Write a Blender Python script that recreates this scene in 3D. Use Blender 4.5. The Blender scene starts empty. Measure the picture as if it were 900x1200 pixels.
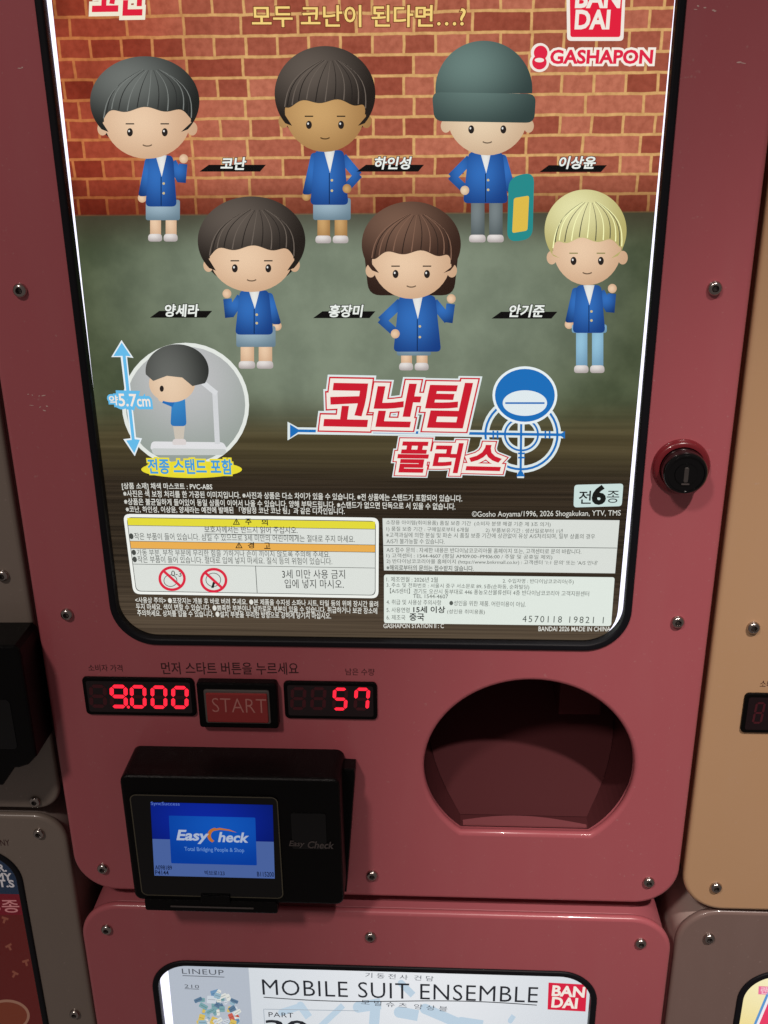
import bpy, bmesh, math, random
from mathutils import Vector, Matrix
from mathutils.geometry import tessellate_polygon
random.seed(7)
SC = bpy.context.scene
COL = SC.collection

# ------------------------------------------------------------------ camera
# world: the pink machine's front is the plane y = 0, x to the right, z up, metres
F, CX, CY = 1180.0, 450.0, 600.0                      # focal length and centre, in pixels of the 900x1200 photo
dn = Vector((484.0 - CX, 3570.0 - CY, F)).normalized()            # world "down" seen by the camera
rt = Vector((25000.0, 182.626, -F)).normalized()
rt = (rt - dn * rt.dot(dn)).normalized()
inn = dn.cross(rt)
if inn.z < 0: inn = -inn
EYE = Vector((0.028087, -0.396722, 0.366242))
cam = bpy.data.cameras.new('camera'); cam_o = bpy.data.objects.new('camera', cam); COL.objects.link(cam_o)
cam.sensor_fit = 'VERTICAL'; cam.sensor_height = 36.0; cam.lens = 36.0 * F / 1200.0
cam.clip_start = 0.01; cam.clip_end = 100.0
ax = lambda v: Vector((rt[v], inn[v], -dn[v]))
rx, ry, rz = ax(0), -ax(1), -ax(2)
cam_o.matrix_world = Matrix(((rx.x, ry.x, rz.x, EYE.x), (rx.y, ry.y, rz.y, EYE.y), (rx.z, ry.z, rz.z, EYE.z), (0, 0, 0, 1)))
SC.camera = cam_o

def P(px, py, dep=0.0):
    """point of the plane y = dep measured at a pixel of the photo -> (x, z)"""
    ray = rx * (px - CX) - ry * (py - CY) - rz * F
    s = (dep - EYE.y) / ray.y
    p = EYE + ray * s
    return (p.x, p.z)

# ------------------------------------------------------------------ light
w = bpy.data.worlds.new('World'); SC.world = w; w.use_nodes = True
w.node_tree.nodes['Background'].inputs[0].default_value = (1.0, 0.86, 0.80, 1)
w.node_tree.nodes['Background'].inputs[1].default_value = 0.11
def lamp(name, kind, loc, aim, power, color, **kw):
    l = bpy.data.lights.new(name, kind); l.energy = power; l.color = color
    for k, v in kw.items(): setattr(l, k, v)
    o = bpy.data.objects.new(name, l); COL.objects.link(o); o.location = loc
    o.rotation_euler = (Vector(aim) - Vector(loc)).to_track_quat('-Z', 'Y').to_euler()
    return o
lamp('ceiling_spot', 'SPOT', (0.52, -1.30, 2.05), (0.175, 0, 0.075), 160, (1.0, 0.90, 0.84), spot_size=math.radians(10.5), spot_blend=1.0, shadow_soft_size=0.045)
lamp('ceiling_lamp', 'AREA', (-0.70, -1.35, 1.75), (-0.15, 0, 0.05), 13.5, (1.0, 0.88, 0.80), shape='DISK', size=0.22)
SC.view_settings.view_transform = 'Standard'; SC.view_settings.look = 'None'
SC.view_settings.exposure = 0.0; SC.view_settings.gamma = 1.0
SC.render.engine = 'CYCLES'
SC.cycles.max_bounces = 8; SC.cycles.transparent_max_bounces = 16

# ------------------------------------------------------------------ materials
def lin(c):
    return tuple(((v / 255) / 12.92 if v / 255 <= .04045 else ((v / 255 + .055) / 1.055) ** 2.4) for v in c)
MATS = {}
def newmat(name):
    m = bpy.data.materials.new(name); m.use_nodes = True; m.node_tree.nodes.clear()
    return m, m.node_tree.nodes, m.node_tree.links
def nd(ns, t, **kw):
    n = ns.new(t)
    for k, v in kw.items(): setattr(n, k, v)
    return n
def plastic(name, rgb, rough=.35, coat=.0, metal=0.0, smudge=.12, bump=.0, scale=40, spec=.5, tint=.06, dust=False):
    m, ns, ln = newmat(name)
    out = nd(ns, 'ShaderNodeOutputMaterial'); b = nd(ns, 'ShaderNodeBsdfPrincipled')
    ln.new(b.outputs[0], out.inputs[0])
    tc = nd(ns, 'ShaderNodeTexCoord')
    n = nd(ns, 'ShaderNodeTexNoise'); n.inputs['Scale'].default_value = scale; n.inputs['Detail'].default_value = 6
    ln.new(tc.outputs['Object'], n.inputs['Vector'])
    mx = nd(ns, 'ShaderNodeMix', data_type='RGBA'); ln.new(n.outputs['Fac'], mx.inputs[0])
    mx.inputs[6].default_value = (*[c * (1 - tint) for c in rgb], 1); mx.inputs[7].default_value = (*[min(1, c * (1 + tint)) for c in rgb], 1)
    col = mx.outputs[2]
    if dust:                                          # specks and faint wiping streaks of dust
        n3 = nd(ns, 'ShaderNodeTexNoise'); n3.inputs['Scale'].default_value = 620; n3.inputs['Detail'].default_value = 3
        ln.new(tc.outputs['Object'], n3.inputs['Vector'])
        m3 = nd(ns, 'ShaderNodeMapRange'); ln.new(n3.outputs['Fac'], m3.inputs[0]); m3.inputs[1].default_value = .68; m3.inputs[2].default_value = .78; m3.inputs[4].default_value = .22
        mp = nd(ns, 'ShaderNodeMapping'); ln.new(tc.outputs['Object'], mp.inputs[0]); mp.inputs['Scale'].default_value = (70, 70, 14); mp.inputs['Rotation'].default_value = (0, .12, 0)
        n4 = nd(ns, 'ShaderNodeTexNoise'); n4.inputs['Scale'].default_value = 1; n4.inputs['Detail'].default_value = 4; ln.new(mp.outputs[0], n4.inputs['Vector'])
        m4 = nd(ns, 'ShaderNodeMapRange'); ln.new(n4.outputs['Fac'], m4.inputs[0]); m4.inputs[1].default_value = .45; m4.inputs[2].default_value = .8; m4.inputs[4].default_value = .03
        sm = nd(ns, 'ShaderNodeMath', operation='ADD'); ln.new(m3.outputs[0], sm.inputs[0]); ln.new(m4.outputs[0], sm.inputs[1])
        dm = nd(ns, 'ShaderNodeMix', data_type='RGBA'); ln.new(sm.outputs[0], dm.inputs[0]); ln.new(col, dm.inputs[6]); dm.inputs[7].default_value = (.62, .48, .44, 1)
        col = dm.outputs[2]
    ln.new(col, b.inputs['Base Color'])
    mr = nd(ns, 'ShaderNodeMapRange'); ln.new(n.outputs['Fac'], mr.inputs[0])
    mr.inputs[3].default_value = max(.02, rough - smudge); mr.inputs[4].default_value = rough + smudge
    ln.new(mr.outputs[0], b.inputs['Roughness'])
    b.inputs['Metallic'].default_value = metal
    b.inputs['Specular IOR Level'].default_value = spec
    b.inputs['Coat Weight'].default_value = coat; b.inputs['Coat Roughness'].default_value = .06
    if bump:
        n2 = nd(ns, 'ShaderNodeTexNoise'); n2.inputs['Scale'].default_value = 1800; n2.inputs['Detail'].default_value = 2
        ln.new(tc.outputs['Object'], n2.inputs['Vector'])
        bp = nd(ns, 'ShaderNodeBump'); bp.inputs['Strength'].default_value = bump; bp.inputs['Distance'].default_value = .0004
        ln.new(n2.outputs['Fac'], bp.inputs['Height']); ln.new(bp.outputs[0], b.inputs['Normal'])
    MATS[name] = m
    return m
def ink(rgb, k=1.0):
    """backlit print of one colour (sRGB as it shows when lit)"""
    key = 'ink_%d_%d_%d_%d' % (*rgb, int(k * 100))
    if key in MATS: return MATS[key]
    m, ns, ln = newmat(key)
    out = nd(ns, 'ShaderNodeOutputMaterial'); e = nd(ns, 'ShaderNodeEmission')
    e.inputs[0].default_value = (*lin(rgb), 1); e.inputs[1].default_value = k
    ln.new(e.outputs[0], out.inputs[0]); MATS[key] = m
    return m
def ink_grad(c0, c1, cx=.36, cz=.68, r=.75):
    """backlit halftone: c0 at (cx, cz) of the print's own box fading to c1"""
    key = 'tone_%d_%d_%d_%d_%d_%d_%d' % (*c0, *c1, int(cx * 100))
    if key in MATS: return MATS[key]
    m, ns, ln = newmat(key)
    out = nd(ns, 'ShaderNodeOutputMaterial'); e = nd(ns, 'ShaderNodeEmission'); tc = nd(ns, 'ShaderNodeTexCoord')
    sx = nd(ns, 'ShaderNodeSeparateXYZ'); ln.new(tc.outputs['Generated'], sx.inputs[0])
    cb = nd(ns, 'ShaderNodeCombineXYZ'); ln.new(sx.outputs[0], cb.inputs[0]); ln.new(sx.outputs[2], cb.inputs[1])
    d = nd(ns, 'ShaderNodeVectorMath', operation='DISTANCE'); ln.new(cb.outputs[0], d.inputs[0]); d.inputs[1].default_value = (cx, cz, 0)
    mr = nd(ns, 'ShaderNodeMapRange', interpolation_type='SMOOTHSTEP'); ln.new(d.outputs['Value'], mr.inputs[0]); mr.inputs[1].default_value = 0; mr.inputs[2].default_value = r
    mx = nd(ns, 'ShaderNodeMix', data_type='RGBA'); ln.new(mr.outputs[0], mx.inputs[0])
    mx.inputs[6].default_value = (*lin(c0), 1); mx.inputs[7].default_value = (*lin(c1), 1)
    ln.new(mx.outputs[2], e.inputs[0]); ln.new(e.outputs[0], out.inputs[0]); MATS[key] = m
    return m
def sheet_mat(name, tint, alpha, rough, ior=1.45):
    """thin clear or smoked sheet: straight-through tint plus a reflection"""
    m, ns, ln = newmat(name)
    out = nd(ns, 'ShaderNodeOutputMaterial'); t = nd(ns, 'ShaderNodeBsdfTransparent'); g = nd(ns, 'ShaderNodeBsdfGlossy')
    t.inputs[0].default_value = (*tint, 1); g.inputs['Roughness'].default_value = rough
    fr = nd(ns, 'ShaderNodeFresnel'); fr.inputs[0].default_value = ior
    mx = nd(ns, 'ShaderNodeMixShader'); ln.new(fr.outputs[0], mx.inputs[0]); ln.new(t.outputs[0], mx.inputs[1]); ln.new(g.outputs[0], mx.inputs[2])
    if alpha > 0:
        d = nd(ns, 'ShaderNodeBsdfDiffuse'); d.inputs[0].default_value = (.30, .10, .105, 1)
        m2 = nd(ns, 'ShaderNodeMixShader'); m2.inputs[0].default_value = alpha
        ln.new(mx.outputs[0], m2.inputs[1]); ln.new(d.outputs[0], m2.inputs[2]); ln.new(m2.outputs[0], out.inputs[0])
    else:
        ln.new(mx.outputs[0], out.inputs[0])
    return m

PINK = plastic('pink_panel', (.49, .118, .140), .30, .35, smudge=.05, scale=9, tint=.05, dust=True)
PINK_BODY = plastic('pink_body', (.42, .11, .13), .45, .0, scale=20)
GREY = plastic('warm_grey_panel', (.235, .190, .160), .32, .3, smudge=.05, scale=9, tint=.05, dust=True)
GREY_BODY = plastic('warm_grey_body', (.25, .20, .18), .45, scale=20)
TAN = plastic('tan_panel', (.58, .352, .195), .32, .3, smudge=.05, scale=9, tint=.05, dust=True)
TAN_BODY = plastic('tan_body', (.45, .27, .15), .45, scale=20)
TAUPE = plastic('taupe_panel', (.225, .150, .132), .32, .3, smudge=.05, scale=9, tint=.05, dust=True)
TAUPE_BODY = plastic('taupe_body', (.50, .39, .35), .45, scale=20)  # lighter than the panel: light on the body's top put into its colour
RUBBER = plastic('black_gasket', (.007, .007, .010), .48, 0, scale=60, spec=.22)
BLACK = plastic('black_plastic', (.0028, .0026, .0028), .34, .0, smudge=.06, bump=.5, scale=80, spec=.13)
GLOSSBLACK = plastic('gloss_black', (.003, .003, .0035), .12, .35, smudge=.04, scale=30, spec=.25)
STEEL = plastic('screw_steel', (.50, .45, .42), .22, 0, metal=1.0, smudge=.08, scale=400)
SOCKET = plastic('socket_shadow', (.22, .20, .19), .45, 0, metal=1.0)
LOCKRED = plastic('lock_collar_red', (.17, .012, .018), .25, .4, scale=50)
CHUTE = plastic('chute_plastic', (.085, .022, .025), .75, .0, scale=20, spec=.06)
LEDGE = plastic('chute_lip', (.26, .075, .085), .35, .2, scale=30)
PRINTDARK = plastic('dark_lettering', (.055, .012, .015), .6, scale=50)
LABELGREY = plastic('faint_lettering', (.075, .062, .06), .5, scale=50)
WALLM = plastic('dark_wall', (.03, .024, .024), .8, scale=6)
BTNRED = plastic('button_red', (.30, .022, .022), .22, .5, scale=60)
BTNTXT = plastic('button_lettering', (.52, .20, .18), .5, scale=60)
RIMMETAL = plastic('rim_metal', (.22, .19, .18), .35, metal=.8, scale=80)
LINEGOLD = plastic('bezel_line', (.085, .075, .05), .4, scale=60)
SEGOFF = plastic('segment_off', (.07, .008, .014), .4, scale=60)
SCREENDARK = plastic('display_window', (.010, .002, .004), .16, .4, scale=60)
SCUFF = plastic('scuff', (.75, .52, .48), .6, scale=60)
SEGON = ink((255, 38, 58), 1.5)
PANE = sheet_mat('clear_pane', (.985, .985, .985), 0, .03)
GLOW = ink((238, 236, 255), 1.6)
GLOWDIM = ink((150, 140, 150), .5)

# ------------------------------------------------------------------ objects
LOC = {}
def root(name, loc, label, cat, group=None):
    o = bpy.data.objects.new(name, None); COL.objects.link(o); o.location = loc; o.empty_display_size = .02
    o['label'] = label; o['category'] = cat
    if group: o['group'] = group
    LOC[o.name] = Vector(loc)
    return o
class MB:
    """collects faces in world space and links them as one mesh object"""
    def __init__(s): s.v = []; s.f = []; s.m = []; s.sm = []; s.mats = []
    def mi(s, mat):
        if mat not in s.mats: s.mats.append(mat)
        return s.mats.index(mat)
    def add(s, vs, fs, mat, smooth=False):
        o = len(s.v); k = s.mi(mat); s.v += [tuple(v) for v in vs]
        for f in fs: s.f.append([i + o for i in f]); s.m.append(k); s.sm.append(smooth)
        return s
    def flat(s, loops, y, mat):
        """filled outline (first loop) with holes on the plane y, facing the viewer"""
        if isinstance(loops[0][0], (int, float)): loops = [loops]
        vs = [Vector((p[0], p[1], 0)) for l in loops for p in l]
        tr = tessellate_polygon([[Vector((p[0], p[1], 0)) for p in l] for l in loops])
        fs = []
        for a, b, c in tr:
            A, B, C = vs[a], vs[b], vs[c]
            fs.append((a, b, c) if (B - A).cross(C - A).z > 0 else (a, c, b))
        return s.add([(p.x, y, p.y) for p in vs], fs, mat)
    def prism(s, pts, y0, y1, mat, bevel=0.0, seg=2, front_only=True):
        """outline pts (x, z) extruded from y0 (front) back to y1, front edge bevelled"""
        bm = bmesh.new()
        a = [bm.verts.new((p[0], y0, p[1])) for p in pts]
        b = [bm.verts.new((p[0], y1, p[1])) for p in pts]
        ff = bm.faces.new(a); bm.faces.new(b[::-1])
        n = len(pts)
        for i in range(n): bm.faces.new((a[i], b[i], b[(i + 1) % n], a[(i + 1) % n]))
        bmesh.ops.recalc_face_normals(bm, faces=bm.faces)
        if bevel:
            es = [e for e in bm.edges if (ff in e.link_faces) or (not front_only)]
            bmesh.ops.bevel(bm, geom=es, offset=bevel, segments=seg, affect='EDGES', profile=.5)
        return s.frombm(bm, mat)
    def frombm(s, bm, mat, smooth=False):
        bm.verts.ensure_lookup_table(); bm.verts.index_update()
        s.add([v.co[:] for v in bm.verts], [[v.index for v in f.verts] for f in bm.faces], mat, smooth); bm.free()
        return s
    def lathe(s, cx, cz, prof, mat, n=40, cap=True, hexr=None):
        """profile [(radius, y)] turned round the axis through (cx, cz) along y; rings named in hexr are six-sided"""
        vs = []; fs = []
        for k, (r, y) in enumerate(prof):
            for i in range(n):
                a = 2 * math.pi * i / n; q = r
                if hexr and k in hexr:
                    aa = (a + math.pi / 6) % (math.pi / 3) - math.pi / 6; q = r * .866 / math.cos(aa)
                vs.append((cx + q * math.cos(a), y, cz + q * math.sin(a)))
        for k in range(len(prof) - 1):
            for i in range(n):
                j = (i + 1) % n
                fs.append((k * n + i, (k + 1) * n + i, (k + 1) * n + j, k * n + j))
        if cap: fs.append([(len(prof) - 1) * n + i for i in range(n)][::-1])
        return s.add(vs, fs, mat, True)
    def build(s, name, parent=None):
        m = bpy.data.meshes.new(name)
        lo = [min(v[i] for v in s.v) for i in range(3)]; hi = [max(v[i] for v in s.v) for i in range(3)]
        c = Vector([(lo[i] + hi[i]) / 2 for i in range(3)])
        m.from_pydata([(v[0] - c.x, v[1] - c.y, v[2] - c.z) for v in s.v], [], s.f)
        for mt in s.mats: m.materials.append(mt)
        m.polygons.foreach_set('material_index', s.m); m.polygons.foreach_set('use_smooth', s.sm)
        if any(s.sm): m.set_sharp_from_angle(angle=math.radians(38))
        m.update()
        o = bpy.data.objects.new(name, m); COL.objects.link(o)
        o.location = c - (LOC[parent.name] if parent else Vector((0, 0, 0)))
        if parent: o.parent = parent
        LOC[o.name] = c
        return o

def rrect(x0, z0, x1, z1, r, n=10):
    pts = []
    for cx, cz, a0 in ((x1 - r, z1 - r, 0), (x0 + r, z1 - r, 90), (x0 + r, z0 + r, 180), (x1 - r, z0 + r, 270)):
        for i in range(n + 1):
            a = math.radians(a0 + 90 * i / n); pts.append((cx + r * math.cos(a), cz + r * math.sin(a)))
    return pts
def ell(cx, cz, ra, rb, n=40, a0=0, a1=360):
    full = abs(a1 - a0) >= 360
    k = n if full else n + 1
    return [(cx + ra * math.cos(math.radians(a0 + (a1 - a0) * i / n)), cz + rb * math.sin(math.radians(a0 + (a1 - a0) * i / n))) for i in range(k)]
def rev(l): return list(reversed(l))

def plate(outer, holes, y0, y1, bevel, mat, name, parent):
    """a moulded sheet with openings and rounded edges, front at y0, back at y1"""
    c = bpy.data.curves.new(name, 'CURVE'); c.dimensions = '2D'; c.fill_mode = 'BOTH'
    for l in [outer] + [rev(h) for h in holes]:
        sp = c.splines.new('POLY'); sp.points.add(len(l) - 1); sp.use_cyclic_u = True
        for p, q in zip(sp.points, l): p.co = (q[0], q[1], 0, 1)
    t = y1 - y0; c.extrude = t / 2 - bevel; c.bevel_depth = bevel; c.bevel_resolution = 3; c.offset = -bevel
    o = bpy.data.objects.new('tmp', c); COL.objects.link(o)
    dg = bpy.context.evaluated_depsgraph_get(); m = bpy.data.meshes.new_from_object(o.evaluated_get(dg))
    bpy.data.objects.remove(o); bpy.data.curves.remove(c)
    bm = bmesh.new(); bm.from_mesh(m); bpy.data.meshes.remove(m)
    bmesh.ops.remove_doubles(bm, verts=bm.verts, dist=1e-7)
    for v in bm.verts:
        x, y, z = v.co; v.co = (x, (y0 + y1) / 2 - z, y)
    bm.normal_update()
    out = MB(); out.frombm(bm, mat, True)
    ob = out.build(name, parent)
    # keep the flat faces flat: sharp edge where a face of the front or back meets the rounded edge
    me = ob.data
    flat = [abs(p.normal.y) > .9995 for p in me.polygons]
    ek = {}
    for p in me.polygons:
        for k in p.edge_keys: ek.setdefault(k, []).append(p.index)
    at = me.attributes.get('sharp_edge') or me.attributes.new('sharp_edge', 'BOOLEAN', 'EDGE')
    for e in me.edges:
        fs = ek.get(tuple(sorted(e.vertices)), [])
        at.data[e.index].value = (len(fs) != 2) or (flat[fs[0]] != flat[fs[1]])
    return ob

# ------------------------------------------------------------------ lettering
TXT = {}
def glyphs(body, bold=0.0, shear=0.0, tube=0.0, space=1.0):
    key = (body, bold, shear, tube, space)
    if key in TXT: return TXT[key]
    c = bpy.data.curves.new('t', 'FONT'); c.body = body; c.size = 1.0; c.shear = shear; c.space_character = space
    c.resolution_u = 3
    c.offset = bold
    if tube: c.bevel_depth = tube; c.bevel_resolution = 1; c.offset = 0
    o = bpy.data.objects.new('t', c)
    m = bpy.data.meshes.new_from_object(o)
    bpy.data.objects.remove(o); bpy.data.curves.remove(c)
    vs = [(v.co.x, v.co.y, v.co.z) for v in m.vertices]; fs = [list(p.vertices) for p in m.polygons]
    bpy.data.meshes.remove(m)
    TXT[key] = (vs, fs)
    return TXT[key]
def bbox(body, shear, space):
    vs, _ = glyphs(body, 0, shear, 0, space)
    return min(v[0] for v in vs), min(v[1] for v in vs), max(v[0] for v in vs), max(v[1] for v in vs)
def write(mb, body, a, b, h, dep, layer, mat, bold=0.0, shear=0.0, space=1.0, outlines=(), step=.00008):
    """letter `body` from baseline point a to b (photo pixels), visible height h px, on the plane y = dep"""
    A = Vector(P(*a, dep)); B = Vector(P(*b, dep)); H = (Vector(P(a[0], a[1] - h, dep)) - A).length
    x0, y0, x1, y1 = bbox(body, shear, space)
    ex = (B - A).normalized(); ez = Vector((-ex.y, ex.x)); sx = (B - A).length / (x1 - x0); sy = H / (y1 - y0)
    def put(vs, fs, mt, ly):
        y = dep - ly * step
        mb.add([(A.x + ex.x * (v[0] - x0) * sx + ez.x * (v[1] - y0) * sy, y - v[2] * 1e-4, A.y + ex.y * (v[0] - x0) * sx + ez.y * (v[1] - y0) * sy) for v in vs], fs, mt)
    if bold > .02: outlines = tuple(outlines) + ((bold, mat),); bold = 0
    for k, (wd, mt) in enumerate(outlines):                 # widest first
        vs, fs = glyphs(body, 0, shear, wd, space); put(vs, fs, mt, layer + k)
    vs, fs = glyphs(body, bold, shear, 0, space); put(vs, fs, mat, layer + len(outlines))
    return mb
class Px:
    """flat print in photo pixels on the plane y = dep"""
    def __init__(s, dep, step=.00008): s.dep = dep; s.mb = MB(); s.step = step
    def poly(s, pts, layer, mat): s.mb.flat([P(*p, s.dep) for p in pts], s.dep - layer * s.step, mat); return s
    def loops(s, ls, layer, mat): s.mb.flat([[P(*p, s.dep) for p in l] for l in ls], s.dep - layer * s.step, mat); return s
    def oval(s, cx, cy, a, b, layer, mat): return s.poly(ell(cx, cy, a, b), layer, mat)
    def ring(s, cx, cy, a, b, wd, layer, mat): return s.loops([ell(cx, cy, a, b), ell(cx, cy, a - wd, b - wd)], layer, mat)
    def line(s, p, q, wd, layer, mat):
        d = Vector((q[0] - p[0], q[1] - p[1])).normalized() * wd / 2
        return s.poly([(p[0] - d.y, p[1] + d.x), (p[0] + d.y, p[1] - d.x), (q[0] + d.y, q[1] - d.x), (q[0] - d.y, q[1] + d.x)], layer, mat)
    def text(s, body, a, b, h, layer, mat, **kw): write(s.mb, body, a, b, h, s.dep, layer, mat, step=s.step, **kw); return s
    def build(s, name, parent): return s.mb.build(name, parent)
def quad_round(q, r, n=5):
    """four pixel corners (TL, TR, BR, BL) with rounded corners"""
    out = []
    for i in range(4):
        p, a, b = Vector(q[i]), Vector(q[i - 1]), Vector(q[(i + 1) % 4])
        s = p + (a - p).normalized() * r; e = p + (b - p).normalized() * r
        for k in range(n + 1):
            t = k / n; out.append(tuple((1 - t) ** 2 * s + 2 * t * (1 - t) * p + t * t * e))
    return out

# ------------------------------------------------------------------ machine parts
def screw(x, z, y, parent):
    m = MB()
    k = 1.14
    pr = [(.00250, y), (.00252, y - .0006), (.00238, y - .0012), (.00205, y - .0017), (.00165, y - .0020), (.00128, y - .0021), (.00118, y - .00205)]
    pr = [(a * k, b) for a, b in pr]
    m.lathe(x, z, pr, STEEL, 36, cap=False)
    m.lathe(x, z, [(.00120, y - .00206), (.00112, y - .0019), (.00108, y - .0006)], SOCKET, 36, hexr=(0, 1, 2))
    o = m.build('screw', parent); o.rotation_euler.y = random.uniform(0, 1)
    return o
def machine(label, xl, xr, zb, zt, y0, win, screws, pm, bm_, holes=(), glow=GLOW, r=.021, group='capsule machines stacked in columns'):
    rt_ = root('capsule_machine', ((xl + xr) / 2, y0, zb), label, 'vending machine', group)
    outer = rrect(xl, zb, xr, zt, r, 14)
    hs = []
    if win: hs.append(rrect(win[0] + .0019, win[1] + .0019, win[2] - .0019, win[3] - .0019, .0181, 14))
    plate(outer, hs + list(holes), y0, y0 + .0045, .0020, pm, 'front_panel', rt_)
    g = .0012
    bh = []
    if win: bh.append(rrect(win[0] - .003, win[1] - .003, win[2] + .003, win[3] + .003, .022, 14))
    plate(rrect(xl + g, zb + g, xr - g, zt - g, r, 14), bh + [rev(rev(h)) for h in holes], y0 + .0047, y0 + .33, .0006, bm_, 'body', rt_)
    if win:
        wo = rrect(*win, .020, 14); e = .0034
        wi = rrect(win[0] + e, win[1] + e, win[2] - e, win[3] - e, .0168, 14)
        plate(rrect(win[0] + .0002, win[1] + .0002, win[2] - .0002, win[3] - .0002, .0198, 14), [wi], y0 - .0011, y0 + .0042, .0009, RUBBER, 'window_gasket', rt_)
        MB().flat(wi, y0 + .0022, PANE).build('window_pane', rt_)
        a = .0025
        MB().prism(rrect(win[0] - a, win[1] - a, win[2] + a, win[3] + a, .021), y0 + .0078, y0 + .0100, glow).build('light_guide', rt_)
    for x, z in screws: screw(x, z, y0, rt_)
    return rt_

# ------------------------------------------------------------------ setting
wl = MB().prism([(-1.2, -.7), (1.2, -.7), (1.2, 1.0), (-1.2, 1.0)], .42, .47, WALLM).build('wall', None); wl['kind'] = 'structure'

# ------------------------------------------------------------------ the pink machine
def cut_circle(cx, cz, r, rz_, zb, n=64):
    """circle with a flat bottom at zb"""
    a = math.asin((zb - cz) / rz_)
    t0, t1 = a, math.pi - a
    return [(cx + r * math.cos(t0 + (t1 - t0) * i / n), cz + rz_ * math.sin(t0 + (t1 - t0) * i / n)) for i in range(n + 1)]
OUT = (.0744, .0790, .0490, .0478, .0420)
hole = cut_circle(*OUT)
mach = machine('pink capsule machine with brick-wall card, two red displays and a wide dark outlet', -.150, .150, .0008, .480, 0.0,
               (-.1155, .1428, .1158, .460), [(-.1355, .302), (.1360, .302), (-.1352, .158), (.1358, .158), (-.1353, .0150), (.1355, .0148), (0, .0149)], PINK, PINK_BODY, [hole])

# outlet: chute behind the opening
def tunnel(mb, pts, y0, y1, mat, back=True):
    n = len(pts); vs = [(p[0], y0, p[1]) for p in pts] + [(p[0], y1, p[1]) for p in pts]
    fs = [(i, (i + 1) % n, n + (i + 1) % n, n + i) for i in range(n)]
    if back: fs.append([n + i for i in range(n)])
    mb.add(vs, fs, mat, False)
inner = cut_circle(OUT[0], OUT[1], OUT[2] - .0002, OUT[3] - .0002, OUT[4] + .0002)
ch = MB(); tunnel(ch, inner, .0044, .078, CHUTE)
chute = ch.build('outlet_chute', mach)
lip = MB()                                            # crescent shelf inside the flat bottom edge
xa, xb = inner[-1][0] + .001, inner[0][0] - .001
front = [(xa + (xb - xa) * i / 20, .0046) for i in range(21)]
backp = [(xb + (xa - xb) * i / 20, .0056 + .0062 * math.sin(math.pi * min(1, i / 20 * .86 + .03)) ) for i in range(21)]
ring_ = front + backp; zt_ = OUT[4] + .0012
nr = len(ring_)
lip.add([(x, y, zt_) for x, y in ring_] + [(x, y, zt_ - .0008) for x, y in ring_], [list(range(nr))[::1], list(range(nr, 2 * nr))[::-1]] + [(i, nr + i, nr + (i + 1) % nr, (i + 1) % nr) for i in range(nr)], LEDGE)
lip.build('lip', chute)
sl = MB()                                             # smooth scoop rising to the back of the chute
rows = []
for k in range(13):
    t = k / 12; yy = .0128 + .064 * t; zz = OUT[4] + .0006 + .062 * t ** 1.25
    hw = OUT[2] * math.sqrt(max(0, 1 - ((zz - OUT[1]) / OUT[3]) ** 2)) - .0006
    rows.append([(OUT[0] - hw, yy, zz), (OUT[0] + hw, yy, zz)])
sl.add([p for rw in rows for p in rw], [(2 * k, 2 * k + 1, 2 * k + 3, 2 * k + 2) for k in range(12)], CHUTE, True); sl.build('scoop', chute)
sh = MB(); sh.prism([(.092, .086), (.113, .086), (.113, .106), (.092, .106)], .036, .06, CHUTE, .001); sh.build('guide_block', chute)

# lock
LX, LZ = .1302, .2296
lk = MB(); lk.lathe(LX, LZ, [(.0118, 0), (.0117, -.0012), (.0112, -.0024), (.0104, -.0030), (.0092, -.0030), (.0090, -.0012)], LOCKRED, 56, cap=False)
lock = lk.build('lock', mach)
cr = MB(); cr.lathe(LX, LZ, [(.0089, 0), (.0089, -.0088), (.0086, -.0097), (.0080, -.0102), (.0074, -.0102), (.0072, -.0096), (.0046, -.0096), (.0044, -.0101), (.0040, -.0101)], GLOSSBLACK, 56); cr.build('lock_barrel', lock)
kh = MB(); kh.prism(rrect(LX - .0009, LZ - .0034, LX + .0009, LZ + .0030, .0007, 4), -.0104, -.0099, SOCKET, .00015)
kh.prism(rrect(LX - .0016, LZ - .0044, LX + .0016, LZ - .0038, .0002, 2), -.01035, -.0099, RIMMETAL); kh.build('keyhole', lock)

# seven-segment displays
SEG = {'0': 'abcdef', '9': 'abcdfg', '5': 'acdfg', '7': 'abcf', '8': 'abcdefg'}
def digit(mb, ch, x0, z0, x1, z1, y, on, off):
    wd = x1 - x0; hh = z1 - z0; t = wd * .225; sl = wd * .14; g = wd * .035
    def pt(u, v): return (x0 + u + sl * (v / hh - .5), z0 + v)
    segs = dict(a=(0, hh - t / 2, 1), g=(0, hh / 2, 1), d=(0, t / 2, 1), f=(t / 2, hh / 2, 0, hh), e=(t / 2, 0, 0, hh / 2), b=(wd - t / 2, hh / 2, 0, hh), c=(wd - t / 2, 0, 0, hh / 2))
    for k, s in segs.items():
        lit = k in SEG[ch] if ch != ' ' else False
        mat = on if lit else off
        yy = y - (.00015 if lit else 0)
        if len(s) == 3:
            v = s[1]; a, b = t / 2 + g, wd - t / 2 - g
            pts = [pt(a, v), pt(a + t / 2, v + t / 2), pt(b - t / 2, v + t / 2), pt(b, v), pt(b - t / 2, v - t / 2), pt(a + t / 2, v - t / 2)]
        else:
            u = s[0]; a = (s[1] if s[1] > 0 else t / 2) + g; b = (s[3] if s[3] < hh else hh - t / 2) - g
            pts = [pt(u, a), pt(u + t / 2, a + t / 2), pt(u + t / 2, b - t / 2), pt(u, b), pt(u - t / 2, b - t / 2), pt(u - t / 2, a + t / 2)]
        mb.flat(pts, yy, mat)
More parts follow.
